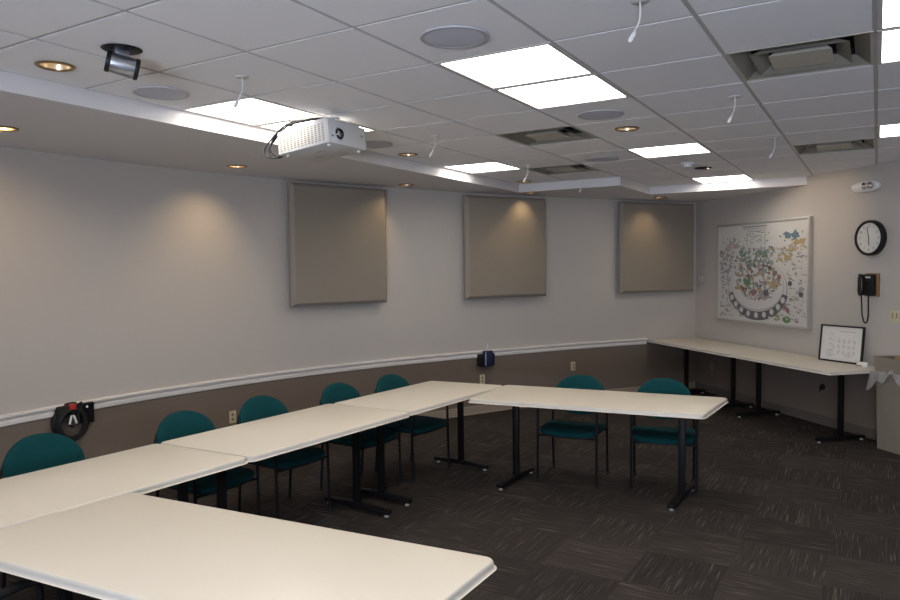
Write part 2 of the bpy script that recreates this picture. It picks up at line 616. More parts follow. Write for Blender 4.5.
# ------------------------------------------------------------------ ceiling lights
def light_proto(loc, label):
    t = thing('ceiling_light', label, 'ceiling light', loc, 0, 'square fluorescent ceiling panels')
    h = T / 2 - 0.006
    w = 0.020
    bm = BM()
    for a, b, c, d in ((-h, -h + w, -h, h), (h - w, h, -h, h), (-h + w, h - w, -h, -h + w), (-h + w, h - w, h - w, h)):
        box(bm, a, b, c, d, -0.008, 0.03)
    obj('frame', bm, 'fixture', t)
    bm = BM()
    box(bm, -h + w, h - w, -h + w, h - w, -0.002, 0.008)
    obj('diffuser', bm, 'lens', t)
    bm = BM()
    box(bm, -h + .01, h - .01, -h + .01, h - .01, 0.03, 0.08)
    obj('housing', bm, 'fixture', t)
    return t
llab = {(-1, 1): 'lit square ceiling panel beside plaster border, left of the projector', (-1, 2): 'lit square ceiling panel just behind the projector cables',
        (-1, 6): 'lit square ceiling panel beside the plaster border, between projector and vent',
        (2, 1): 'larger looking of two adjoining lit ceiling panels at top centre', (2, 2): 'farther of two adjoining lit ceiling panels at top centre',
        (2, 6): 'lit square ceiling panel with a smoke detector just behind it', (2, 10): 'lit square ceiling panel farthest from the viewer, against the plaster step above the map',
        (5, 1): 'lit ceiling panel cut off at the top right corner', (5, 2): 'lit ceiling panel at right edge beside the large vent',
        (5, 6): 'small lit ceiling panel at the right edge beside the far vent', (2, -3): 'lit ceiling panel behind the viewer, middle row, rear', (2, -2): 'lit ceiling panel behind the viewer, middle row, front',
        (-1, -5): 'lit ceiling panel behind the viewer, left row, rear', (-1, -4): 'lit ceiling panel behind the viewer, left row, front',
        (5, -3): 'lit ceiling panel behind the viewer, right row, rear', (5, -2): 'lit ceiling panel behind the viewer, right row, front'}
lp = None
for c in LIGHTS:
    x, y = cell_c(*c)
    if lp is None:
        lp = light_proto((x, y, HC), llab[c])
    else:
        dup(lp, (x, y, HC), 0, llab[c])

# ------------------------------------------------------------------ ceiling vents
def vent_proto(loc, label):
    t = thing('ceiling_vent', label, 'air vent', loc, 0, 'square louvred ceiling vents')
    h = T / 2 - 0.006
    bm = BM()
    box(bm, -h + .004, h - .004, -h + .004, h - .004, 0.085, 0.12)
    for a, b, c, d in ((-h + .004, -h + .01, -h, h), (h - .01, h - .004, -h, h), (-h, h, -h + .004, -h + .01), (-h, h, h - .01, h - .004)):
        box(bm, a, b, c, d, 0.005, 0.09)
    obj('duct_box', bm, 'dark', t)
    bm = BM()
    for a, b, c, d in ((-h, -h + .014, -h, h), (h - .014, h, -h, h), (-h + .014, h - .014, -h, -h + .014), (-h + .014, h - .014, h - .014, h)):
        box(bm, a, b, c, d, -0.006, 0.004)
    obj('frame', bm, 'vent', t)
    def cone(r0, r1, z0, z1):
        bm = BM()
        A = [bm.verts.new((sx * r0, sy * r0, z0)) for sx, sy in ((-1, -1), (1, -1), (1, 1), (-1, 1))]
        B = [bm.verts.new((sx * r1, sy * r1, z1)) for sx, sy in ((-1, -1), (1, -1), (1, 1), (-1, 1))]
        for k in range(4):
            bm.faces.new((A[k], A[(k + 1) % 4], B[(k + 1) % 4], B[k]))
        g = bmesh.ops.solidify(bm, geom=bm.faces[:], thickness=0.002)
        return bm
    obj('louvre', cone(h - .014, h - .080, -0.004, 0.040), 'vent', t)
    obj('louvre', cone(h - .092, h - .155, -0.006, 0.036), 'vent', t)
    bm = BM()
    r0, r1 = h - .165, h - .19
    A = [bm.verts.new((sx * r0, sy * r0, -0.006)) for sx, sy in ((-1, -1), (1, -1), (1, 1), (-1, 1))]
    B = [bm.verts.new((sx * r1, sy * r1, 0.02)) for sx, sy in ((-1, -1), (1, -1), (1, 1), (-1, 1))]
    bm.faces.new(A); bm.faces.new(B)
    for k in range(4):
        bm.faces.new((A[k], A[(k + 1) % 4], B[(k + 1) % 4], B[k]))
    obj('centre_plate', bm, 'vent', t)
    return t
vlab = {(4, 2): 'largest looking ceiling vent, at top right beside the lights', (1, 4): 'ceiling vent just beyond the two adjoining centre lights',
        (0, 7): 'ceiling vent near the plaster step, right of the left row light', (4, 7): 'ceiling vent nearest the wall clock and emergency lamp'}
vp = None
for c in VENTS:
    x, y = cell_c(*c)
    vp = vp or vent_proto((x, y, HC), vlab[c])
    if c != VENTS[0]:
        dup(vp, (x, y, HC), 0, vlab[c])

# ------------------------------------------------------------------ downlights
def can_proto(loc, label, lit=True):
    t = thing('downlight', label, 'downlight', loc, 0, 'round recessed downlights' if lit else None)
    bm = BM()
    lathe(bm, [(CAN_R - .006, 0.0), (CAN_R - .004, -0.006), (CAN_R + .004, -0.009), (CAN_R + .012, -0.006), (CAN_R + .016, 0.0)], 36)
    obj('trim_ring', bm, 'bronze' if lit else 'shell', t, True)
    bm = BM()
    lathe(bm, [(CAN_R - .004, -0.004), (CAN_R - .010, 0.03), (CAN_R - .022, 0.085), (CAN_R - .034, 0.115)], 36)
    obj('reflector', bm, 'gold' if lit else 'shell', t, True)
    bm = BM()
    zb = 0.0 if lit else .045
    lathe(bm, [(0, 0.050 + zb), (0.025, 0.053 + zb), (0.042, 0.062 + zb), (0.036, 0.075 + zb), (0, 0.075 + zb)], 24)
    obj('bulb', bm, 'bulb' if lit else 'shell', t, True)
    return t
def spot(loc, aim=None, k=1.0, size=92, soft=.05):
    l = bpy.data.lights.new('downlight_beam', 'SPOT')
    l.energy = SPOT_W * k
    l.color = (1.0, 0.72, 0.40)
    l.spot_size = math.radians(size)
    l.spot_blend = 1.0
    l.shadow_soft_size = soft
    o = bpy.data.objects.new('downlight_beam', l)
    C.objects.link(o)
    o.location = loc
    if aim:
        d = Vector(aim) - Vector(loc)
        o.rotation_euler = d.to_track_quat('-Z', 'Y').to_euler()
soff_aim = [(-5.32, 2.80, 1.8), (-5.24, 4.36, 1.8), (-4.72, 6.12, 1.75), (-3.88, 8.02, 1.7), (-2.83, 9.80, 1.7)]
clab = ['recessed downlight in plaster border at far left edge', 'recessed downlight in plaster border above bare wall, left of nearest wall panel',
        'recessed downlight in plaster border above right edge of nearest wall panel', 'recessed downlight in plaster border above the middle wall panel',
        'recessed downlight in plaster border above the farthest wall panel']
cp = None
for (x, y), lab, am in zip(soff_can, clab, soff_aim):
    if cp is None:
        cp = can_proto((x, y, HS), lab)
    else:
        dup(cp, (x, y, HS), 0, lab)
    spot((x, y, HS + .015), am, 1.05 if y < 5 else .55)
tlab = {(-1, -1): 'lit recessed downlight in a ceiling tile beside the ceiling camera', (-1, 4): 'lit recessed downlight in tile, right of the projector',
        (-1, 8): 'lit recessed downlight in tile next to vent near the plaster step', (2, 4): 'lit recessed downlight in tile, centre row of ceiling lights'}
for c, lab in tlab.items():
    x, y = can_xy[c]
    dup(cp, (x, y, TZ - .003), 0, lab)
    spot((x, y, TZ + .02), None, .5, 100)
x, y = can_xy[(2, 8)]
can_proto((x, y, TZ - .003), 'dark baffled recessed downlight beside the smoke detector, turned towards the right wall', lit=False)
spot((x, y, TZ - .012), (-.55, 8.95, 2.3), 1.6, 60, .004)

# ------------------------------------------------------------------ ceiling speakers
def speaker_proto(loc, label):
    t = thing('ceiling_speaker', label, 'speaker', loc, 0, 'round grey ceiling speakers')
    bm = BM()
    lathe(bm, [(0.128, 0), (0.128, -0.006), (0.146, -0.007), (0.150, 0.0)], 48)
    obj('rim', bm, 'grille_ring', t, True)
    bm = BM()
    lathe(bm, [(0, -0.008), (0.08, -0.0075), (0.128, -0.005), (0.128, 0.0), (0, 0.0)], 48)
    obj('grille', bm, 'grille', t, True)
    return t
spk = [((-1.559, 2.678), 'round grey ceiling speaker at top, left of two adjoining lights'), ((-3.405, 2.63), 'round grey ceiling speaker next to ceiling camera'),
       ((-1.553, 4.535), 'round grey ceiling speaker just beyond the two adjoining centre lights'), ((-2.18, 6.42), 'round ceiling speaker beyond the centre vent, farthest from viewer'),
       ((-3.428, 4.609), 'round grey ceiling speaker right beside the projector lens')]
sp0 = None
for (x, y), lab in spk:
    if sp0 is None:
        sp0 = speaker_proto((x, y, TZ - .004), lab)
    else:
        dup(sp0, (x, y, TZ - .004), 0, lab)

# ------------------------------------------------------------------ hanging microphones
def mic_proto(loc, label):
    t = thing('hanging_microphone', label, 'microphone', loc, 0, 'white microphones hanging on cords')
    bm = BM()
    lathe(bm, [(0, -0.006), (0.03, -0.006), (0.034, -0.003), (0.034, 0.0), (0, 0)], 24)
    obj('ceiling_plate', bm, 'offwhite', t, True)
    bm = BM()
    tube(bm, [(0, 0, -.004), (0.001, 0, -.03), (0.0, 0, -.06), (-0.006, -.001, -.085), (-0.016, -.003, -.105), (-.022, -.004, -.115)], 0.0032, 8)
    obj('cord', bm, 'offwhite', t, True)
    bm = BM()
    lathe(bm, [(0, -.024), (.006, -.023), (.0095, -.014), (.0095, .004), (.007, .016), (.0035, .024), (0, .024)], 16)
    xform(bm, Matrix.Translation((-.030, -.005, -.134)) @ Matrix.Rotation(math.radians(28), 4, 'Y'))
    obj('capsule', bm, 'offwhite', t, True)
    return t
mics = [((-2.786, 2.637), 'hanging white microphone in front of the lit panel near ceiling camera'), ((-0.767, 2.684), 'hanging white microphone at top centre, nearest the viewer on the right'),
        ((-0.727, 4.496), 'hanging white microphone between centre light and large vent'), ((-0.698, 6.145), 'hanging white microphone nearest the map, right row'),
        ((-2.848, 4.588), 'hanging white microphone right of the projector'), ((-2.936, 6.44), 'hanging white microphone beside vent at the plaster step'),
        ((-2.856, 7.745), 'hanging white microphone farthest back, against the plaster step')]
mp = None
for (x, y), lab in mics:
    if mp is None:
        mp = mic_proto((x, y, TZ - .004), lab)
    else:
        dup(mp, (x, y, TZ - .004), 0.5, lab)
mp.rotation_euler[2] = 0.5

# smoke detector
t = thing('smoke_detector', 'small white smoke detector beside the dark downlight', 'smoke detector', (-1.577, 7.146, TZ - .004))
bm = BM()
lathe(bm, [(0.062, 0), (0.062, -.012), (0.05, -.02), (0, -.02), (0, 0)], 32)
obj('base', bm, 'white', t, True)
bm = BM()
lathe(bm, [(0.042, -.02), (0.040, -.036), (0.028, -.045), (0, -.046)], 32)
obj('sensor_cap', bm, 'white', t, True)

# ceiling camera
t = thing('ceiling_camera', 'silver cylindrical camera hanging from black ceiling disc', 'camera', (-2.885, 2.03, TZ - .004), math.atan2(0.12, 0.07))
bm = BM()
lathe(bm, [(0, -0.006), (0.070, -0.005), (0.083, -0.002), (0.086, 0.0), (0, 0)], 40)
obj('ceiling_disc', bm, 'shell', t, True)
bm = BM()
box(bm, -.030, .030, -.014, .014, -.05, -.004, bev=.004)
obj('neck', bm, 'silver', t, True)
bm = BM()
lathe(bm, [(0, -.050), (.043, -.050), (.044, -.045), (.044, .045), (.043, .050), (0, .050)], 32)
tilt = Matrix.Translation((0, 0, -.070)) @ Matrix.Rotation(PI / 2 + .20, 4, 'Y')
xform(bm, tilt)
bd = obj('body', bm, 'silver', t, True)
for s, nm in ((-1, 'rear_cap'), (1, 'lens_cap')):
    bm = BM()
    lathe(bm, [(0, .050), (.046, .050), (.0465, .052), (.0465, .064), (.044, .068), (0, .068)], 32)
    if s < 0:
        xform(bm, Matrix.Rotation(PI, 4, 'X'))
    xform(bm, tilt)
    cpo = obj(nm, bm, 'shell', t, True)
    if s > 0:
        bm = BM()
        lathe(bm, [(0, .0700), (.016, .069), (.022, .067), (.022, .064)], 24)
        xform(bm, tilt)
        obj('lens', bm, 'glass_black', cpo, True)

# ------------------------------------------------------------------ projector
pA, pB, pC = Vector((-3.335, 3.43, 2.507)), Vector((-2.905, 3.422, 2.55)), Vector((-2.850, 3.785, 2.55))
exv = (pB - pA)
eyv = (pC - pB)
Lx, Ly = exv.length, eyv.length
ux = exv.normalized()
uy = (eyv - ux * eyv.dot(ux)).normalized()
uz = ux.cross(uy)
t = thing('projector', 'white ceiling projector with vent grille, lens and looping black cables', 'projector', (0, 0, 0))
pm = Matrix.Translation((pA + pC) / 2) @ Matrix((ux, uy, uz)).transposed().to_4x4()
t.matrix_world = pm
hx, hy, H_ = Lx / 2, Ly / 2, 0.168
bm = BM()
box(bm, -hx, hx, -hy, hy, 0.0, H_ - .02, bev=.010)
box(bm, -hx + .03, hx - .03, -hy + .02, hy - .02, H_ - .024, H_ - .004, bev=.006)
obj('body', bm, 'projector_shell', t, True)
bm = BM()
nx, nz = 13, 9
for a in range(nx):
    for b in range(nz):
        xx = -hx + .03 + a * (Lx - .075) / (nx - 1)
        zz = .022 + b * .0125
        box(bm, xx - .0085, xx + .0085, -hy - .0012, -hy + .004, zz - .0036, zz + .0036)
obj('vent_grille', bm, 'ivory_dark', t)
LM = Matrix.Translation((hx, -hy + .10, .066)) @ Matrix.Rotation(PI / 2, 4, 'Y')
bm = BM()
lathe(bm, [(.034, -.004), (.040, .004), (.046, .006), (.049, .002), (.049, -.004)], 36)
xform(bm, LM)
obj('lens_bezel', bm, 'grille', t, True)
bm = BM()
lathe(bm, [(.036, .003), (.030, .012), (.026, .008), (.020, .0), (0, -.002)], 32)
xform(bm, LM)
ln = obj('lens', bm, 'glass_black', t, True)
bm = BM()
lathe(bm, [(0, .006), (.012, .0045), (.018, .001)], 24)
xform(bm, LM)
obj('glass_element', bm, 'silver', ln, True)
bm = BM()
lathe(bm, [(0, .003), (.006, .003), (.006, -.003)], 16)
xform(bm, Matrix.Translation((hx, -hy + .035, .045)) @ Matrix.Rotation(PI / 2, 4, 'Y'))
obj('sensor_window', bm, 'glass_black', t, True)
bm = BM()
box(bm, hx - .003, hx + .001, hy - .06, hy - .03, .085, .091)
box(bm, hx - .003, hx + .001, hy - .055, hy - .035, .075, .079)
obj('nameplate_print', bm, 'ivory_dark', t)
bm = BM()
box(bm, -.02, .055, -.05, -.042, -.0012, .002)
box(bm, -.12, -.05, .05, .058, -.0012, .002)
obj('bottom_slot', bm, 'ivory_dark', t)
for sx, sy in ((-1, -1), (1, -1), (1, 1)):
    bm = BM()
    lathe(bm, [(0, -.012), (.009, -.012), (.010, 0.0), (0, 0.001)], 16, center=(sx * (hx - .04), sy * (hy - .04)))
    obj('foot', bm, 'white', t, True)
bm = BM()
box(bm, -.03, .15, -.07, .07, H_ - .006, H_ + .012, bev=.004)
for sy in (-.055, .055):
    box(bm, -.06, .19, sy - .008, sy + .008, H_ - .004, H_ + .006, bev=.002)
mt = obj('mount_bracket', bm, 'white', t, True)
bm = BM()
lathe(bm, [(0, H_), (.02, H_), (.02, H_ + .022), (.055, H_ + .026), (.058, H_ + .034), (0, H_ + .034)], 24, center=(.09, 0))
obj('ceiling_flange', bm, 'white', mt, True)
loops = [(.000, .016, .0), (.012, .0, .008), (-.008, -.012, -.006)]
for k, (a, b, c) in enumerate(loops):
    bm = BM()
    pts = spline([Vector(q) for q in ((.10, -.08, H_ + .026), (.02, -.12 + b, H_ + .024), (-.08, -.15 + b, H_ + .022 + c), (-.16 + a, -.165 + b, H_ + .010 + c), (-hx - .03 + a, -hy + .01 + b, .125 + c),
                  (-hx - .085 + a * 2, -hy - .0 + b, .070 + c), (-hx - .080 + a * 2, -hy + .0 + b, .018 + c), (-hx - .03, -hy + .02 + b, -.004 + c), (-hx + .004, -hy + .04 + b, .02))], 6)
    tube(bm, pts, .0052 if k else .0062, 8)
    obj('cable', bm, 'shell', t, True)
bm = BM()
tube(bm, [(-.105, -.152, H_ + .019), (-.125, -.156, H_ + .016)], .015, 12)
tube(bm, [(-hx - .025, -hy + .012, .13), (-hx - .038, -hy + .010, .119)], .015, 12)
obj('cable_tie', bm, 'shell', t, True)

# ------------------------------------------------------------------ wall panels
def wall_panel(x0, y0, x1, y1, z0, z1, label, off):
    a, b = Vector((x0, y0)), Vector((x1, y1))
    d = (b - a)
    w = d.length
    rz = math.atan2(d.y, d.x)
    t = thing('acoustic_panel', label, 'wall panel', (x0, y0, z0), rz, 'fabric wall panels on the curved wall')
    h = z1 - z0
    dp = 0.056
    bv = 0.032
    # local -y faces the room; back (y = 0..off) reaches the wall
    bm = BM()
    A = [bm.verts.new(v) for v in ((bv, -dp, bv), (w - bv, -dp, bv), (w - bv, -dp, h - bv), (bv, -dp, h - bv))]
    bm.faces.new(A)
    A2 = [bm.verts.new(v) for v in ((bv, -dp + .01, bv), (w - bv, -dp + .01, bv), (w - bv, -dp + .01, h - bv), (bv, -dp + .01, h - bv))]
    for k in range(4):
        bm.faces.new((A[k], A[(k + 1) % 4], A2[(k + 1) % 4], A2[k]))
    obj('fabric_face', bm, 'panel', t)
    bm = BM()
    A = [bm.verts.new(v) for v in ((bv, -dp, bv), (w - bv, -dp, bv), (w - bv, -dp, h - bv), (bv, -dp, h - bv))]
    B = [bm.verts.new(v) for v in ((0, -dp + bv, 0), (w, -dp + bv, 0), (w, -dp + bv, h), (0, -dp + bv, h))]
    E = [bm.verts.new(v) for v in ((0, off, 0), (w, off, 0), (w, off, h), (0, off, h))]
    for k in range(4):
        k2 = (k + 1) % 4
        bm.faces.new((A[k], A[k2], B[k2], B[k]))
        bm.faces.new((B[k], B[k2], E[k2], E[k]))
    bm.faces.new(E)
    obj('bevelled_edge', bm, 'panel_edge', t)
wall_panel(-4.985, 5.285, -4.62, 6.375, 1.405, 2.632, 'tan fabric square wall panel nearest the projector, leftmost of three', 0.02)
wall_panel(-4.18, 7.36, -3.61, 8.405, 1.405, 2.625, 'tan fabric square wall panel in the middle of the three', 0.02)
wall_panel(-2.985, 9.46, -2.255, 10.52, 1.405, 2.636, 'tan fabric square wall panel in the room corner beside the map', 0.02)

# ------------------------------------------------------------------ tables
TH, TT = 0.737, 0.029
def tabletop(parent, poly, z=TH, r=0.042, name='tabletop'):
    bm = BM()
    rp_ = round_poly(poly, r, 5)
    prism(bm, rp_, z - TT, z, 0)
    bm.normal_update()
    es = [e for e in bm.edges if len(e.link_faces) == 2 and any(abs(f.normal.z) > .9 for f in e.link_faces) and any(abs(f.normal.z) < .1 for f in e.link_faces)]
    bmesh.ops.bevel(bm, geom=es, offset=0.011, segments=3, affect='EDGES', profile=0.5)
    bm.normal_update()
    for f in bm.faces:
        f.material_index = 0 if f.normal.z > 0.9 else 1
    o = obj(name, bm, ['laminate', 'edge'], parent, True)
    return o
def tleg(parent, x, y, fl, along=PI / 2, z=TH):
    """column with a foot bar of length fl lying along the given local direction"""
    bm = BM()
    top = z - TT - .008
    box(bm, x - .026, x + .026, y - .02, y + .02, 0.05, top, bev=.006)
    lg = obj('leg', bm, 'black', parent, True)
    c, s = math.cos(along), math.sin(along)
    R_ = Matrix.Translation((x, y, 0)) @ Matrix.Rotation(along, 4, 'Z')
    bm = BM()
    prof = [(-fl / 2, .022), (-fl / 2, .048), (-.05, .062), (.05, .062), (fl / 2, .048), (fl / 2, .022)]
    a = [bm.verts.new((px, -.026, pz)) for px, pz in prof]
    b = [bm.verts.new((px, .026, pz)) for px, pz in prof]
    bm.faces.new(a); bm.faces.new(b)
    for k in range(6):
        bm.faces.new((a[k], a[(k + 1) % 6], b[(k + 1) % 6], b[k]))
    bmesh.ops.bevel(bm, geom=bm.edges[:], offset=.005, segments=2, affect='EDGES', profile=.5)
    xform(bm, R_)
    obj('foot', bm, 'black', lg, True)
    for s_ in (-1, 1):
        bm = BM()
        lathe(bm, [(0, 0), (.016, 0), (.018, .006), (.010, .012), (.008, .024), (0, .024)], 14, center=(s_ * (fl / 2 - .03), 0))
        xform(bm, R_)
        obj('glide', bm, 'glide', lg, True)
    bm = BM()
    box(bm, -.20, .20, -.035, .035, z - TT - .010, z - TT + .001, bev=.002)
    box(bm, -.10, .10, -.025, .025, z - TT - .028, z - TT - .008, bev=.004)
    xform(bm, R_)
    obj('mounting_plate', bm, 'black', lg, True)
def rect_table(c0, c1, w, label, insets=(.15, .15), fl=.62, group='cream conference tables', skew=(0, 0), turn=0.0):
    """table whose long centre line runs from c0 to c1"""
    a, b = Vector(c0), Vector(c1)
    d = b - a
    L = d.length
    t = thing('conference_table', label, 'table', (*((a + b) / 2), 0), math.atan2(d.y, d.x), group)
    tabletop(t, [(-L / 2 - skew[0], -w / 2), (L / 2 - skew[1], -w / 2), (L / 2 + skew[1], w / 2), (-L / 2 + skew[0], w / 2)])
    tleg(t, -L / 2 + insets[0], 0, fl, PI / 2 + turn)
    tleg(t, L / 2 - insets[1], 0, fl, PI / 2 + turn)
    return t
S1, S2, S3 = Vector((-3.362, 2.802)), Vector((-3.263, 4.267)), Vector((-3.170, 5.607))
d1 = (S2 - S1).normalized()
dA = Vector((0.062, 1)).normalized()
G = .0025
rect_table(S1 - dA * 1.52, S1 - dA * G, .752, 'cream table nearest the viewer along the curved wall, touching the foreground table', (.13, .13), skew=(-.04, -.04))
rect_table(S1 + d1 * G, S2 - d1 * G, .758, 'cream table in the middle of the row along the curved wall', (.13, .14), skew=(-.04, -.026))
d3 = (S3 - S2).normalized()
rect_table(S2 + d3 * G, S3, .722, 'cream table at the far corner of the U, along the curved wall', (.13, .11), .56, skew=(-.026, -.063))
rect_table((-2.795, 5.298), (-1.005, 5.525), .765, 'cream table at the far side of the U with two chairs behind it', (.245, .245), .60, skew=(.03, .065), turn=R(-9))
rect_table((-3.048, 1.708), (-1.152, 1.871), .772, 'large cream table in the foreground with free right end', (.11, .25), .60, skew=(.056, .03))

# counter made of two tables against the right wall
CZ = 0.745
ct_mid = -7.50
def cpt(s, n):
    p = N * n + D * s
    return p.x, p.y
def counter(poly_sn, legs, label):
    cs = sum(p[0] for p in poly_sn) / len(poly_sn); cn = sum(p[1] for p in poly_sn) / len(poly_sn)
    x, y = cpt(cs, cn)
    t = thing('side_table', label, 'table', (x, y, 0), RW_ROT, 'cream tables along the right wall')
    loc = [(p[0] - cs, p[1] - cn) for p in poly_sn]
    tabletop(t, loc, CZ, .02)
    for s in legs:
        tleg(t, s - cs, 5.44 - cn, .56, PI / 2, CZ)
counter([(-9.03, 4.985), (ct_mid - G, 5.035), (ct_mid - G, 5.80), (-9.12, 5.80)], (-8.78, -7.74), 'cream side table under the map, reaching into the room corner')
counter([(ct_mid + G, 5.035), (-5.755, 5.085), (-5.755, 5.80), (ct_mid + G, 5.80)], (-7.26, -6.0), 'cream side table holding the small framed sheet, beside the bin')

# ------------------------------------------------------------------ chairs
def cushion(w, d, th, ex, dome, back_curve=0.0, nu=20, nv=20, zc=0.0):
    """soft superellipse pad lying in xy with thickness th, domed; ex is the corner squareness"""
    bm = BM()
    rings = []
    levels = [(0.0, 0.86), (0.12, 0.95), (0.35, 1.0), (0.65, 1.0), (0.88, 0.965), (1.0, 0.90)]
    seg = 48
    for lv, sc in levels:
        ring = []
        for k in range(seg):
            a = 2 * PI * k / seg
            ca, sa = math.cos(a), math.sin(a)
            x = abs(ca) ** (2 / ex) * math.copysign(1, ca) * w / 2
            y = abs(sa) ** (2 / ex) * math.copysign(1, sa) * d / 2
            ring.append(Vector((x * (1 - (1 - sc) * th / (w / 2) * 2.2), y * (1 - (1 - sc) * th / (d / 2) * 2.2), lv * th)))
        rings.append(ring)
    top = rings[-1]
    for s in (.8, .55, .28):
        rings.append([Vector((v.x * s, v.y * s, th + dome * (1 - s * s))) for v in top])
    V = [[bm.verts.new(v) for v in r] for r in rings]
    for i in range(len(V) - 1):
        for k in range(seg):
            bm.faces.new((V[i][k], V[i][(k + 1) % seg], V[i + 1][(k + 1) % seg], V[i + 1][k]))
    c = bm.verts.new((0, 0, th + dome))
    for k in range(seg):
        bm.faces.new((V[-1][k], V[-1][(k + 1) % seg], c))
    bm.faces.new(V[0])
    return bm
def bend(bm, fn):
    for v in bm.verts:
        v.co = fn(v.co)
    return bm

def chair_proto(loc, rz, label):
    t = thing('stacking_chair', label, 'chair', loc, rz, 'teal stacking armchairs round the tables')
    # seat: top at .45, waterfall front at -y
    bm = cushion(.492, .45, .034, 5.5, .008)
    def f(c):
        y = c.y
        drop = 0.0
        if y < -.12:
            drop = -1.0 * (y + .12) ** 2
        sag = -.012 * (1 - (c.x / .24) ** 2)
        return Vector((c.x, y - .01, c.z + drop + sag + .412 + .012 * (-y)))
    obj('seat', bend(bm, f), 'teal', t, True)
    bm = cushion(.472, .43, .012, 5.2, .0)
    def f2(c):
        y = c.y
        drop = -1.0 * (y + .12) ** 2 if y < -.12 else 0
        sag = -.015 * (1 - (c.x / .24) ** 2)
        return Vector((c.x, y - .01, c.z + drop + sag + .402 + .012 * (-y)))
    obj('seat_pan', bend(bm, f2), 'shell', t, True)
    # backrest: local pad in xz, facing -y
    def backpad(w, h, th, dome, name, m, yo, sc=1.0):
        bm = cushion(w, h, th, 2.12, dome)
        def g(c):
            x, zz, dpt = c.x, c.y, c.z
            if zz < 0:                                   # squarer lower half
                k = 1 - .0 * zz
                zz = zz * .86
            y = yo - dpt + 1.3 * 0 * x
            y -= .9 * x * x                               # wraps forward at the sides
            z = .653 + zz
            y += (z - .47) * .20
            return Vector((x, y, z))
        return obj(name, bend(bm, g), m, t, True)
    backpad(.455, .36, .038, .012, 'backrest', 'teal', .222)
    backpad(.42, .325, .010, 0, 'back_shell', 'shell', .232)
    for sx in (-1, 1):
        bm = BM()
        tube(bm, [(sx * .246, -.215, 0.004), (sx * .246, -.205, .30), (sx * .246, -.20, .605), (sx * .246, -.192, .632), (sx * .246, -.170, .648)], .011, 10)
        lg = obj('leg', bm, 'black', t, True)
        bm = BM()
        lathe(bm, [(0, 0), (.013, 0), (.014, .02), (.011, .024)], 12, center=(sx * .246, -.215))
        obj('foot_cap', bm, 'shell', lg, True)
        bm = BM()
        tube(bm, [(sx * .238, .215, 0.004), (sx * .238, .19, .30), (sx * .238, .185, .45), (sx * .236, .20, .56), (sx * .224, .222, .66), (sx * .19, .245, .72)], .011, 10)
        lg = obj('leg', bm, 'black', t, True)
        bm = BM()
        lathe(bm, [(0, 0), (.013, 0), (.014, .02), (.011, .024)], 12, center=(sx * .238, .215))
        obj('foot_cap', bm, 'shell', lg, True)
        bm = BM()
        tube(bm, [(sx * .246, -.182, .643), (sx * .246, -.14, .652), (sx * .246, .05, .648), (sx * .240, .16, .640), (sx * .231, .212, .622)], [.013, .017, .017, .016, .012], 12)
        obj('armrest', bm, 'shell', t, True)
    for y, z in ((-.16, .388), (.17, .390)):
        bm = BM()
        tube(bm, [(-.244, y - .035 if y < 0 else y + .016, z), (.244, y - .035 if y < 0 else y + .016, z)], .009, 8)
        obj('seat_rail', bm, 'black', t, True)
    return t
chairs = [((-2.172, 5.648, 0), R(5.5), 'teal rounded back chair behind the far table, left of two'),
          ((-1.458, 5.79, 0), R(14), 'teal rounded back chair behind the far table, right of two at the free end'),
          ((-3.93, 2.31, 0), R(86), 'teal chair at far left edge, below the cable coil'),
          ((-3.745, 3.16, 0), R(87), 'teal chair along the curved wall, second from left, at first table seam'),
          ((-3.70, 3.815, 0), R(85), 'teal chair along the curved wall directly right of the left wall outlet'),
          ((-3.575, 4.56, 0), R(85), 'teal chair along the curved wall, fourth from left, at second table seam'),
          ((-3.46, 5.14, 0), R(84), 'teal chair along the curved wall nearest the far table corner'),
          ((-2.87, 1.235, 0), R(184), 'teal chair pushed under foreground table, only a corner at bottom left')]
c0 = None
for loc, rz, lab in chairs:
    if c0 is None:
        c0 = chair_proto(loc, rz, lab)
    else:
        dup(c0, loc, rz, lab)

# ------------------------------------------------------------------ map picture on the right wall
t = thing('map_picture', 'large framed illustrated map with silver frame on the right wall', 'picture', rwall(-7.735, 1.035, 0), RW_ROT)
w, h, dp = 1.735, 1.272, .05
fwid = .028
bm = BM()
for a, b, c, d in ((-w / 2, -w / 2 + fwid, 0, h), (w / 2 - fwid, w / 2, 0, h), (-w / 2 + fwid, w / 2 - fwid, 0, fwid), (-w / 2 + fwid, w / 2 - fwid, h - fwid, h)):
    box(bm, a, b, -dp, 0, c, d, bev=.004)
obj('frame', bm, 'alum', t, True)
def flat(bm, pts, y, mi):
    f = bm.faces.new([bm.verts.new((x, y, z)) for x, z in pts])
    f.material_index = mi
def ell(cx, cz, rx, rz, n=20, a0=0, a1=2 * PI, wob=0.0):
    return [(cx + rx * math.cos(a0 + (a1 - a0) * k / n) * (1 + random.uniform(-wob, wob)), cz + rz * math.sin(a0 + (a1 - a0) * k / n) * (1 + random.uniform(-wob, wob))) for k in range(n)]
yp = -dp + .012
bm = BM()
box(bm, -w / 2 + fwid - .002, w / 2 - fwid + .002, yp, -.004, fwid - .002, h - fwid + .002)
sheet = obj('printed_sheet', bm, 'map_paper', t)
art = {'art_green': (0.13, 0.20, 0.16), 'art_moss': (0.23, 0.24, 0.11), 'art_gray': (0.27, 0.255, 0.255), 'art_dark': (0.10, 0.095, 0.10), 'art_tan': (0.36, 0.27, 0.14),
       'art_red': (0.24, 0.13, 0.12), 'art_light': (0.53, 0.51, 0.49), 'art_blue': (0.11, 0.17, 0.20), 'art_leaf': (0.12, 0.21, 0.10), 'art_pink': (0.42, 0.31, 0.30)}
keys = list(art)
for k_, c_ in art.items():
    M[k_] = mat(k_, c_, .7, noise=.15, scale=60)
bm = BM()
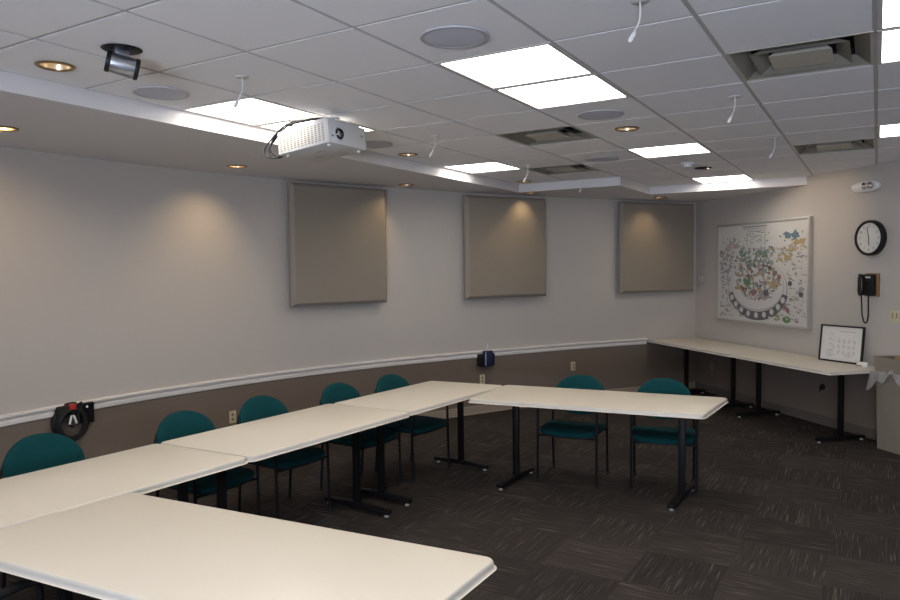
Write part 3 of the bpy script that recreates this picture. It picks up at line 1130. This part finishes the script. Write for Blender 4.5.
K = {k_: i for i, k_ in enumerate(keys)}
layer = [0]
def add(pts, k_):
    layer[0] += 1
    flat(bm, pts, yp - .0006 - layer[0] * 3e-6, K[k_])
def P(u, v):          # u, v in 0..1 over the sheet, v downwards
    return (-w / 2 + fwid + u * (w - 2 * fwid), h - fwid - v * (h - 2 * fwid))
sx_, sz_ = w - 2 * fwid, h - 2 * fwid
def blob(u, v, ru, rv, k_, wob=.12, n=12):
    cx, cz = P(u, v)
    add(ell(cx, cz, ru * sx_, rv * sz_, n, wob=wob), k_)
def quad(u0, v0, u1, v1, k_, sk=0.0):
    add([P(u0, v0), P(u1, v0 + sk), P(u1, v1 + sk), P(u0, v1)], k_)
# soft wash patches
for (u, v, a, b, k_) in ((.10, .30, .10, .05, 'art_gray'), (.09, .42, .08, .10, 'art_gray'), (.85, .27, .12, .04, 'art_tan'), (.92, .22, .07, .05, 'art_tan'), (.8, .34, .1, .05, 'art_tan'),
                         (.42, .30, .17, .06, 'art_green'), (.45, .36, .15, .04, 'art_moss'), (.80, .14, .07, .03, 'art_blue'), (.88, .13, .05, .035, 'art_blue'), (.3, .33, .05, .06, 'art_green'),
                         (.62, .31, .05, .05, 'art_green'), (.18, .22, .06, .03, 'art_pink')):
    blob(u, v, a, b, 'art_light', .2)
    for q in range(34):
        blob(u + random.gauss(0, a * .5), v + random.gauss(0, b * .5), random.uniform(.008, .02), random.uniform(.008, .02), random.choice([k_, k_, k_, 'art_light', 'art_dark' if k_ in ('art_gray', 'art_green') else k_]), .3)
# big oval plaza
cx, cz = P(.47, .66)
add(ell(cx, cz, .335 * sx_, .30 * sz_, 48), 'art_gray')
add(ell(cx, cz + .012, .325 * sx_, .29 * sz_, 48), 'art_light')
add(ell(cx, cz + .035, .30 * sx_, .255 * sz_, 48), 'art_gray')
add(ell(cx, cz + .04, .295 * sx_, .25 * sz_, 48), 'art_light')
# dark arcade along the lower rim with pale round openings
bx_, bz_ = P(.47, .66)
inner = [(bx_ + .285 * sx_ * math.cos(a), bz_ + .235 * sz_ * math.sin(a)) for a in [PI * (1.06 + .88 * k / 24) for k in range(25)]]
outr = [(bx_ + .345 * sx_ * math.cos(a), bz_ + .325 * sz_ * math.sin(a)) for a in [PI * (1.06 + .88 * k / 24) for k in range(25)]]
for k in range(24):
    add([inner[k], inner[k + 1], outr[k + 1], outr[k]], 'art_dark')
for k in range(9):
    a = PI * (1.13 + .74 * k / 8)
    u, v = .47 + .315 * math.cos(a), .655 - .280 * math.sin(a)
    blob(u, v, .026, .034, 'art_gray', .05)
    blob(u - .003, v - .003, .020, .027, 'art_light', .08)
# things inside the plaza
for q in range(360):
    a, r_ = random.uniform(0, 2 * PI), math.sqrt(random.uniform(.02, .95))
    u, v = .47 + .26 * r_ * math.cos(a), .56 - .22 * r_ * math.sin(a)
    k_ = random.choice(['art_moss', 'art_tan', 'art_gray', 'art_gray', 'art_dark', 'art_green', 'art_red', 'art_pink', 'art_light'])
    if random.random() < .5:
        blob(u, v, random.uniform(.008, .02), random.uniform(.008, .022), k_, .3, 9)
    else:
        quad(u, v, u + random.uniform(.01, .035), v + random.uniform(.01, .03), k_, random.uniform(-.01, .015))
for (u, v, a, b, k_) in ((.37, .60, .035, .035, 'art_leaf'), (.34, .58, .025, .03, 'art_green'), (.44, .70, .035, .035, 'art_red'), (.56, .72, .055, .05, 'art_gray'), (.58, .70, .03, .035, 'art_dark'),
                         (.25, .66, .04, .02, 'art_tan'), (.66, .62, .03, .04, 'art_tan'), (.70, .94, .035, .03, 'art_moss'), (.80, .95, .045, .032, 'art_leaf'), (.90, .96, .015, .012, 'art_red')):
    blob(u, v, a, b, k_, .15, 14)
# rows of small houses either side, each a pale roof over a grey front
for q in range(70):
    u = random.choice([random.uniform(.02, .20), random.uniform(.70, .95)])
    v = random.uniform(.24, .90)
    if ((u - .47) / .36) ** 2 + ((v - .64) / .33) ** 2 < 1.15:
        continue
    a_, b_ = random.uniform(.022, .05), random.uniform(.014, .03)
    quad(u, v, u + a_, v + b_, 'art_gray', random.uniform(-.012, .012))
    quad(u + .003, v - b_ * .5, u + a_ + .004, v + b_ * .35, 'art_light', random.uniform(-.012, .012))
for q in range(46):
    blob(random.uniform(.26, .64), random.uniform(.26, .40), random.uniform(.010, .022), random.uniform(.012, .024), random.choice(['art_green', 'art_green', 'art_moss', 'art_gray', 'art_light']), .3, 9)
# building blocks up the middle and people along the roads
for q in range(80):
    u, v = random.uniform(.33, .60), random.uniform(.07, .38)
    quad(u, v, u + random.uniform(.008, .03), v + random.uniform(.004, .012), random.choice(['art_gray', 'art_gray', 'art_light', 'art_green']))
for (u0, v0, u1, v1) in ((.36, .07, .365, .25), (.56, .07, .565, .25), (.36, .07, .56, .076), (.40, .12, .404, .24), (.52, .12, .524, .24), (.40, .12, .52, .126), (.36, .25, .56, .256)):
    quad(u0, v0, u1, v1, 'art_gray')
for q in range(330):
    u, v = random.uniform(.02, .34), random.uniform(.12, .95)
    if ((u - .47) / .34) ** 2 + ((v - .64) / .32) ** 2 > 1:
        quad(u, v, u + random.uniform(.006, .026), v + random.uniform(.008, .034), random.choice(['art_gray', 'art_gray', 'art_gray', 'art_pink', 'art_light', 'art_light', 'art_moss']), random.uniform(-.02, .02))
for q in range(300):
    u, v = random.uniform(.60, .98), random.uniform(.22, .94)
    if ((u - .47) / .34) ** 2 + ((v - .64) / .32) ** 2 > 1:
        quad(u, v, u + random.uniform(.008, .045), v + random.uniform(.004, .018), random.choice(['art_gray', 'art_light', 'art_pink', 'art_light', 'art_gray', 'art_light', 'art_moss']), random.uniform(0, .02))
for (u, v, k_) in ((.62, .45, 'art_dark'), (.68, .50, 'art_red'), (.72, .54, 'art_red'), (.83, .60, 'art_dark'), (.94, .70, 'art_dark'), (.78, .83, 'art_red'), (.81, .86, 'art_red'), (.64, .40, 'art_gray')):
    blob(u, v, .022, .026, k_, .12, 10)
# title lines along the top (too small to read in the photo: plain rules)
for q in range(22):
    u = .31 + q * .0125
    quad(u, .018 + .002 * (q % 3), u + .009, .032, 'art_dark')
for q in range(26):
    u = .31 + q * .0105
    quad(u, .045, u + .007, .054, 'art_gray')
obj('illustration', bm, keys, sheet)

# ------------------------------------------------------------------ clock
t = thing('wall_clock', 'round white wall clock with thick black rim', 'clock', rwall(-6.035, 2.03, 0), RW_ROT)
face = Matrix.Rotation(PI / 2, 4, 'X')        # lathe z axis -> local -y
bm = BM()
lathe(bm, [(0, 0), (.170, 0), (.178, .01), (.178, .055), (.172, .064), (.160, .066), (.152, .060), (.150, .050), (0, .050)], 56)
xform(bm, face)
obj('rim', bm, 'shell', t, True)
bm = BM()
lathe(bm, [(0, .0515), (.150, .0515), (.150, .050), (0, .050)], 56)
xform(bm, face)
dial = obj('dial', bm, 'paper', t)
bm = BM()
for k in range(1, 13):
    a = PI / 2 - k * PI / 6
    text_mesh(bm, str(k), .038, Matrix.Translation((.118 * math.cos(a), -.0522, .118 * math.sin(a))) @ face)
for k in range(60):
    a = k * PI / 30
    l = .010 if k % 5 == 0 else .005
    m_ = Matrix.Translation((0, -.0520, 0)) @ Matrix.Rotation(a, 4, 'Y')
    b2 = BM()
    box(b2, -.0012, .0012, -.0003, .0003, .145 - l, .145)
    xform(b2, m_)
    me = bpy.data.meshes.new('tick'); b2.to_mesh(me); b2.free(); bm.from_mesh(me)
obj('numerals', bm, 'ink', dial)
def hand(name, ang, l, w_, y):
    bm = BM()
    box(bm, -w_, w_, -.0008, .0008, -.018, l)
    xform(bm, Matrix.Translation((0, y, 0)) @ Matrix.Rotation(ang, 4, 'Y'))
    obj(name, bm, 'shell', t)
hand('minute_hand', R(-12), .112, .003, -.0535)
hand('hour_hand', R(179), .075, .004, -.0530)

# ------------------------------------------------------------------ wall telephone
t = thing('wall_telephone', 'black wall telephone on wooden plate with hanging cord', 'telephone', rwall(-6.05, 1.555, 0), RW_ROT)
bm = BM()
box(bm, -.055, .112, -.018, 0, -.112, .122, bev=.004)
obj('backing_plate', bm, 'wood', t, True)
bm = BM()
box(bm, -.06, .085, -.060, -.016, -.105, .112, bev=.014)
bod = obj('body', bm, 'shell', t, True)
bm = BM()
pts = [(-.062, -.066, -.10), (-.062, -.080, -.06), (-.062, -.083, 0), (-.062, -.080, .07), (-.062, -.066, .108)]
tube(bm, pts, [.022, .020, .017, .020, .022], 12)
obj('handset', bm, 'shell', t, True)
bm = BM()
box(bm, -.01, .05, -.0625, -.059, .072, .088)
obj('name_card', bm, 'paper', bod)
bm = BM()
for a in range(3):
    for b in range(4):
        box(bm, -.022 + a * .026, -.004 + a * .026, -.064, -.059, -.06 + b * .028, -.045 + b * .028, bev=.002)
obj('keypad', bm, 'black', bod)
bm = BM()
curve = spline([Vector(q) for q in ((-.062, -.060, -.10), (-.064, -.05, -.20), (-.062, -.045, -.30), (-.040, -.04, -.375), (-.008, -.04, -.375), (.012, -.04, -.30), (.016, -.045, -.20), (.014, -.045, -.10))], 14)
coil = []
for i, p in enumerate(curve):
    a = i * 1.9
    coil.append(p + Vector((math.cos(a) * .004, math.sin(a) * .004, 0)))
tube(bm, curve, .007, 10)
obj('handset_cord', bm, 'shell', t, True)

# emergency light
t = thing('emergency_light', 'white twin head emergency lamp high on the right wall', 'emergency light', rwall(-6.115, 2.552, 0), RW_ROT)
bm = cushion(.36, .115, .05, 2.6, .012)
xform(bm, Matrix.Rotation(PI / 2, 4, 'X'))
obj('housing', bm, 'clear', t, True)
for sx in (.05, .12):
    bm = BM()
    lathe(bm, [(0, .06), (.024, .062), (.034, .085), (.036, .09), (.033, .092), (.02, .080), (0, .072)], 24, center=(0, 0))
    xform(bm, Matrix.Translation((sx, 0, 0)) @ face)
    obj('lamp_head', bm, 'mirror', t, True)
bm = BM()
box(bm, -.20, -.175, -.03, -.004, -.012, .012, bev=.003)
obj('test_button', bm, 'ivory_dark', t)

# thermostat, switch plate, outlets
t = thing('thermostat', 'small beige thermostat on the wall between corner panel and map', 'thermostat', rwall(-9.035, 1.573, 0), RW_ROT)
bm = BM()
box(bm, -.058, .058, -.028, 0, -.045, .045, bev=.006)
obj('cover', bm, 'paint', t, True)
bm = BM()
box(bm, -.04, .04, -.0295, -.026, -.012, .022)
obj('display', bm, 'ivory', t)
bm = BM()
for a, b, c, d in ((-.060, -.056, -.047, .047), (.056, .060, -.047, .047), (-.06, .06, .043, .047), (-.06, .06, -.047, -.043)):
    box(bm, a, b, -.012, -.001, c, d)
obj('base_plate', bm, 'ivory_dark', t)

t = thing('light_switch', 'ivory switch plate with toggles at right edge of wall', 'light switch', rwall(-5.70, 1.255, 0), RW_ROT)
bm = BM()
box(bm, -.115, .115, -.007, 0, -.058, .058, bev=.003)
obj('plate', bm, 'ivory', t, True)
for k in range(4):
    bm = BM()
    box(bm, -.085 + k * .046, -.071 + k * .046, -.009, -.005, -.014, .036)
    sl = obj('toggle', bm, 'ivory_dark', t)
    bm = BM()
    box(bm, -.081 + k * .046, -.075 + k * .046, -.020, -.007, -.002, .010)
    obj('lever', bm, 'ivory', sl)

def outlet(loc, rz, label, m='ivory'):
    t = thing('wall_outlet', label, 'outlet', loc, rz, None)
    bm = BM()
    box(bm, -.036, .036, -.006, 0, -.058, .058, bev=.0025)
    obj('plate', bm, m, t, True)
    for s in (-1, 1):
        bm = BM()
        lathe(bm, [(0, .008), (.015, .008), (.0165, .006), (.0165, .004)], 20)
        xform(bm, Matrix.Translation((0, 0, s * .021)) @ face)
        sk = obj('socket', bm, 'ivory_dark', t, True)
        bm = BM()
        for q in (-.006, .005):
            box(bm, q, q + .002, -.0088, -.0075, s * .021 - .004, s * .021 + .006)
        obj('slot', bm, 'dark', sk)
    return t
def lw(y, z, off=0):
    p, n = wall_at(y=y)
    return (p.x + n.x * off, p.y + n.y * off, z), math.atan2(n.x, -n.y) 
l, r_ = lw(4.70, .395); outlet(l, r_, 'ivory wall outlet between the second and third wall side chairs')
l, r_ = lw(7.66, .412); outlet(l, r_, 'ivory wall outlet below the blue device, above the far table corner')
l, r_ = lw(8.90, .462); outlet(l, r_, 'ivory wall outlet just above the chair at the far table')
outlet(rwall(-8.77, .375, 0), RW_ROT, 'dim wall outlet in the shade under the far side table', 'ivory_dark')  # darker copy of the ivory plate: the table's shade put into its colour
t = thing('wall_jack', 'small black round jack under the side table near the bin', 'wall jack', rwall(-6.69, .417, 0), RW_ROT)
bm = BM()
lathe(bm, [(0, 0), (.034, 0), (.034, .010), (.026, .022), (.012, .024), (.012, .016), (0, .016)], 24)
xform(bm, face)
obj('cover', bm, 'shell', t, True)
bm = BM()
tube(bm, [(0, -.016, 0), (.004, -.04, -.01), (.006, -.045, -.05)], .006, 8)
obj('plug', bm, 'shell', t, True)

# ------------------------------------------------------------------ cable coil and wall box on the chair rail
l, r_ = lw(3.19, .615, .0)
t = thing('cable_coil', 'coil of black cables with red connector hanging below the chair rail', 'cables', l, r_)
for k in range(6):
    bm = BM()
    rx, rz_ = .145 - .009 * k + random.uniform(-.006, .006), .145 - .008 * k
    ox, oz = random.uniform(-.012, .012), random.uniform(-.008, .008)
    pts = [(ox + rx * math.cos(a), -.022 - .010 * k + .006 * math.sin(3 * a + k), oz + rz_ * math.sin(a)) for a in [2 * PI * q / 40 for q in range(40)]]
    tube(bm, pts, .0115, 8, closed=True)
    obj('cable_loop', bm, 'shell', t, True)
bm = BM()
tube(bm, spline([Vector(q) for q in ((.07, -.04, .11), (.0, -.07, .08), (-.05, -.075, .03), (.0, -.07, -.02), (.05, -.07, .02), (.03, -.06, .12), (.09, -.045, .15))], 8), .009, 8)
obj('cable', bm, 'shell', t, True)
bm = BM()
box(bm, -.11, .10, -.055, -.006, .055, .145, bev=.014)
obj('cable_bundle', bm, 'shell', t, True)
bm = BM()
box(bm, -.022, .024, -.085, -.05, .105, .155, bev=.008)
obj('red_connector', bm, 'red', t, True)
for s in (-1, 1):
    bm = BM()
    tube(bm, [(s * .008 - .01, -.086, .07), (s * .028 - .01, -.088, .005)], .008, 8)
    obj('white_plug', bm, 'white', t, True)
bm = BM()
tube(bm, [(0, 0, .128), (0, -.05, .128), (0, -.06, .138)], .006, 8)
obj('hook', bm, 'black', t, True)
l, r_ = lw(3.325, .672, 0)
t = thing('wall_box', 'black connection box on the chair rail beside the cable coil', 'box', l, r_)
bm = BM()
box(bm, -.05, .05, -.060, 0, -.075, .085, bev=.006)
obj('housing', bm, 'shell', t, True)
bm = BM()
box(bm, -.043, .043, -.0635, -.059, -.068, .078, bev=.002)
fpn = obj('front_plate', bm, 'glass_black', t)
bm = BM()
for a, b in ((-.012, -.055),):
    lathe(bm, [(0, .068), (.008, .068), (.010, .063)], 14, center=(a, -b))
xform(bm, face)
obj('port', bm, 'white', fpn, True)

l, r_ = lw(7.69, .665, .0)
t = thing('wall_device', 'dark blue boxed device with white tip mounted over the chair rail', 'device', l, r_)
bm = BM()
box(bm, -.115, .115, -.060, 0, -.085, .060, bev=.006)
obj('bracket_box', bm, 'shell', t, True)
bm = BM()
box(bm, -.065, .055, -.11, -.055, -.09, .105, bev=.008)
bx = obj('blue_body', bm, 'blue', t, True)
bm = BM()
box(bm, -.060, -.048, -.1125, -.108, -.07, .09)
obj('label_strip', bm, 'faint', bx)
bm = BM()
tube(bm, [(.0, -.07, .10), (.0, -.07, .185)], [.010, .007], 10)
obj('white_tip', bm, 'white', t, True)

# ------------------------------------------------------------------ framed sheet leaning on the side table
p = rwall(-6.30, CZ, .130)
t = thing('framed_sheet', 'small black framed printed sheet leaning on side table against wall', 'picture frame', p, RW_ROT + R(10))
lean = Matrix.Rotation(R(-6), 4, 'X')
fw_, fh = .50, .385
def L_(bm):
    return xform(bm, lean)
bm = BM()
q = .016
for a, b, c, d in ((-fw_ / 2, -fw_ / 2 + q, 0, fh), (fw_ / 2 - q, fw_ / 2, 0, fh), (-fw_ / 2 + q, fw_ / 2 - q, 0, q), (-fw_ / 2 + q, fw_ / 2 - q, fh - q, fh)):
    box(bm, a, b, -.022, .004, c, d, bev=.002)
obj('frame', L_(bm), 'shell', t)
bm = BM()
box(bm, -fw_ / 2 + q - .001, fw_ / 2 - q + .001, -.012, .002, q - .001, fh - q + .001)
sh = obj('sheet', L_(bm), 'paper', t)
bm = BM()
def mark(x0, x1, z0, z1):
    box(bm, x0, x1, -.0126, -.0118, z0, z1)
mark(-.03, .16, .318, .326)
for r0 in range(3):
    for c0_ in range(4):
        x_, z_ = -.04 + c0_ * .058, .235 - r0 * .058
        for k in range(5):
            mark(x_, x_ + random.uniform(.02, .038), z_ - k * .008, z_ - k * .008 + .004)
for k in range(14):
    x_, z_ = random.uniform(-.15, -.09), random.uniform(.12, .30)
    mark(x_, x_ + random.uniform(.015, .04), z_, z_ + .006)
for k in range(6):
    mark(-.17, -.17 + random.uniform(.05, .12), .055 + k * .012, .059 + k * .012)
for k in range(3):
    mark(.04, .04 + random.uniform(.05, .13), .06 + k * .014, .065 + k * .014)
obj('print', L_(bm), 'faint', sh)

t = thing('small_card', 'small pale card lying between the framed sheet and bin', 'card', rwall(-5.97, CZ, .16), RW_ROT + .5)
bm = BM()
box(bm, -.05, .05, -.03, .03, 0.0005, .045, bev=.004)
obj('sleeve', bm, 'paper', t, True)
bm = BM()
box(bm, -.045, .0, -.0306, -.028, .004, .016)
obj('print', bm, 'art_red', t)

# ------------------------------------------------------------------ bin
BS, BN, BD, BW, BH = -5.445, 5.56, .25, .56, .88
p = N * (BN + BD / 2 - .005) + D * BS
t = thing('trash_bin', 'grey plastic bin with a clear liner folded over, beside side table', 'bin', (p.x, p.y, 0), RW_ROT)
def taper_box(bm, w0, d0, w1, d1_, z0, z1, th=.006, r=.03):
    rings = []
    for (w_, d_, z_) in ((w0, d0, z0), (w1, d1_, z1), (w1 - 2 * th, d1_ - 2 * th, z1), (w0 - 2 * th, d0 - 2 * th, z0 + th)):
        rings.append([bm.verts.new((x, y, z_)) for x, y in round_poly([(-w_ / 2, -d_ / 2), (w_ / 2, -d_ / 2), (w_ / 2, d_ / 2), (-w_ / 2, d_ / 2)], r, 4)])
    n = len(rings[0])
    for i in range(3):
        for k in range(n):
            bm.faces.new((rings[i][k], rings[i][(k + 1) % n], rings[i + 1][(k + 1) % n], rings[i + 1][k]))
    bm.faces.new(rings[0]); bm.faces.new(rings[3])
bm = BM()
taper_box(bm, BW - .05, BD - .03, BW - .01, BD - .005, 0, BH - .07)
obj('body', bm, 'bin', t, True)
bm = BM()
taper_box(bm, BW, BD, BW + .012, BD + .006, BH - .13, BH, .012)
for f in list(bm.faces):
    if len(f.verts) > 8:
        bm.faces.remove(f)
obj('rim', bm, 'bin', t, True)
# arched relief on the front
bm = BM()
pts = [(-BW / 2 + .05 + (BW - .1) * k / 16, -BD / 2 - .0005 + .004, .60 + .10 * math.sin(PI * k / 16)) for k in range(17)]
tube(bm, pts, .006, 8)
obj('relief_rib', bm, 'bin', t, True)
# liner folded over the rim: wavy lower hem, sagging out at the left
bm = BM()
rows = []
nk = 34
for k in range(nk + 1):
    u = k / nk
    row = []
    for (o, z_) in ((.010, BH - .132), (.016, BH - .15), (.026, None), (.030, None)):
        x_ = -BW / 2 - .02 + (BW + .03) * u
        lo_ = BH - .205 - .045 * math.sin(u * 11) - .03 * math.sin(u * 23 + 1) - (.10 * max(0, 1 - u * 7))
        z2 = z_ if z_ else (lo_ + .035 if o < .028 else lo_)
        x2 = x_ - (.03 * max(0, 1 - u * 7) if z_ is None else 0)
        row.append(bm.verts.new((x2, -BD / 2 - o - .006 * math.sin(u * 40), z2)))
    rows.append(row)
for k in range(nk):
    for i in range(3):
        bm.faces.new((rows[k][i], rows[k + 1][i], rows[k + 1][i + 1], rows[k][i + 1]))
bmesh.ops.solidify(bm, geom=bm.faces[:], thickness=.0012)
obj('liner', bm, 'bag', t, True)
t2 = thing('cardboard_piece', 'brown cardboard sticking up inside the grey bin', 'cardboard', (p.x, p.y, 0), RW_ROT)
bm = BM()
box(bm, -.12, .24, -.005, .005, .30, BH + .018)
obj('sheet', bm, 'cardboard', t2, rot=(.04, 0, 0))
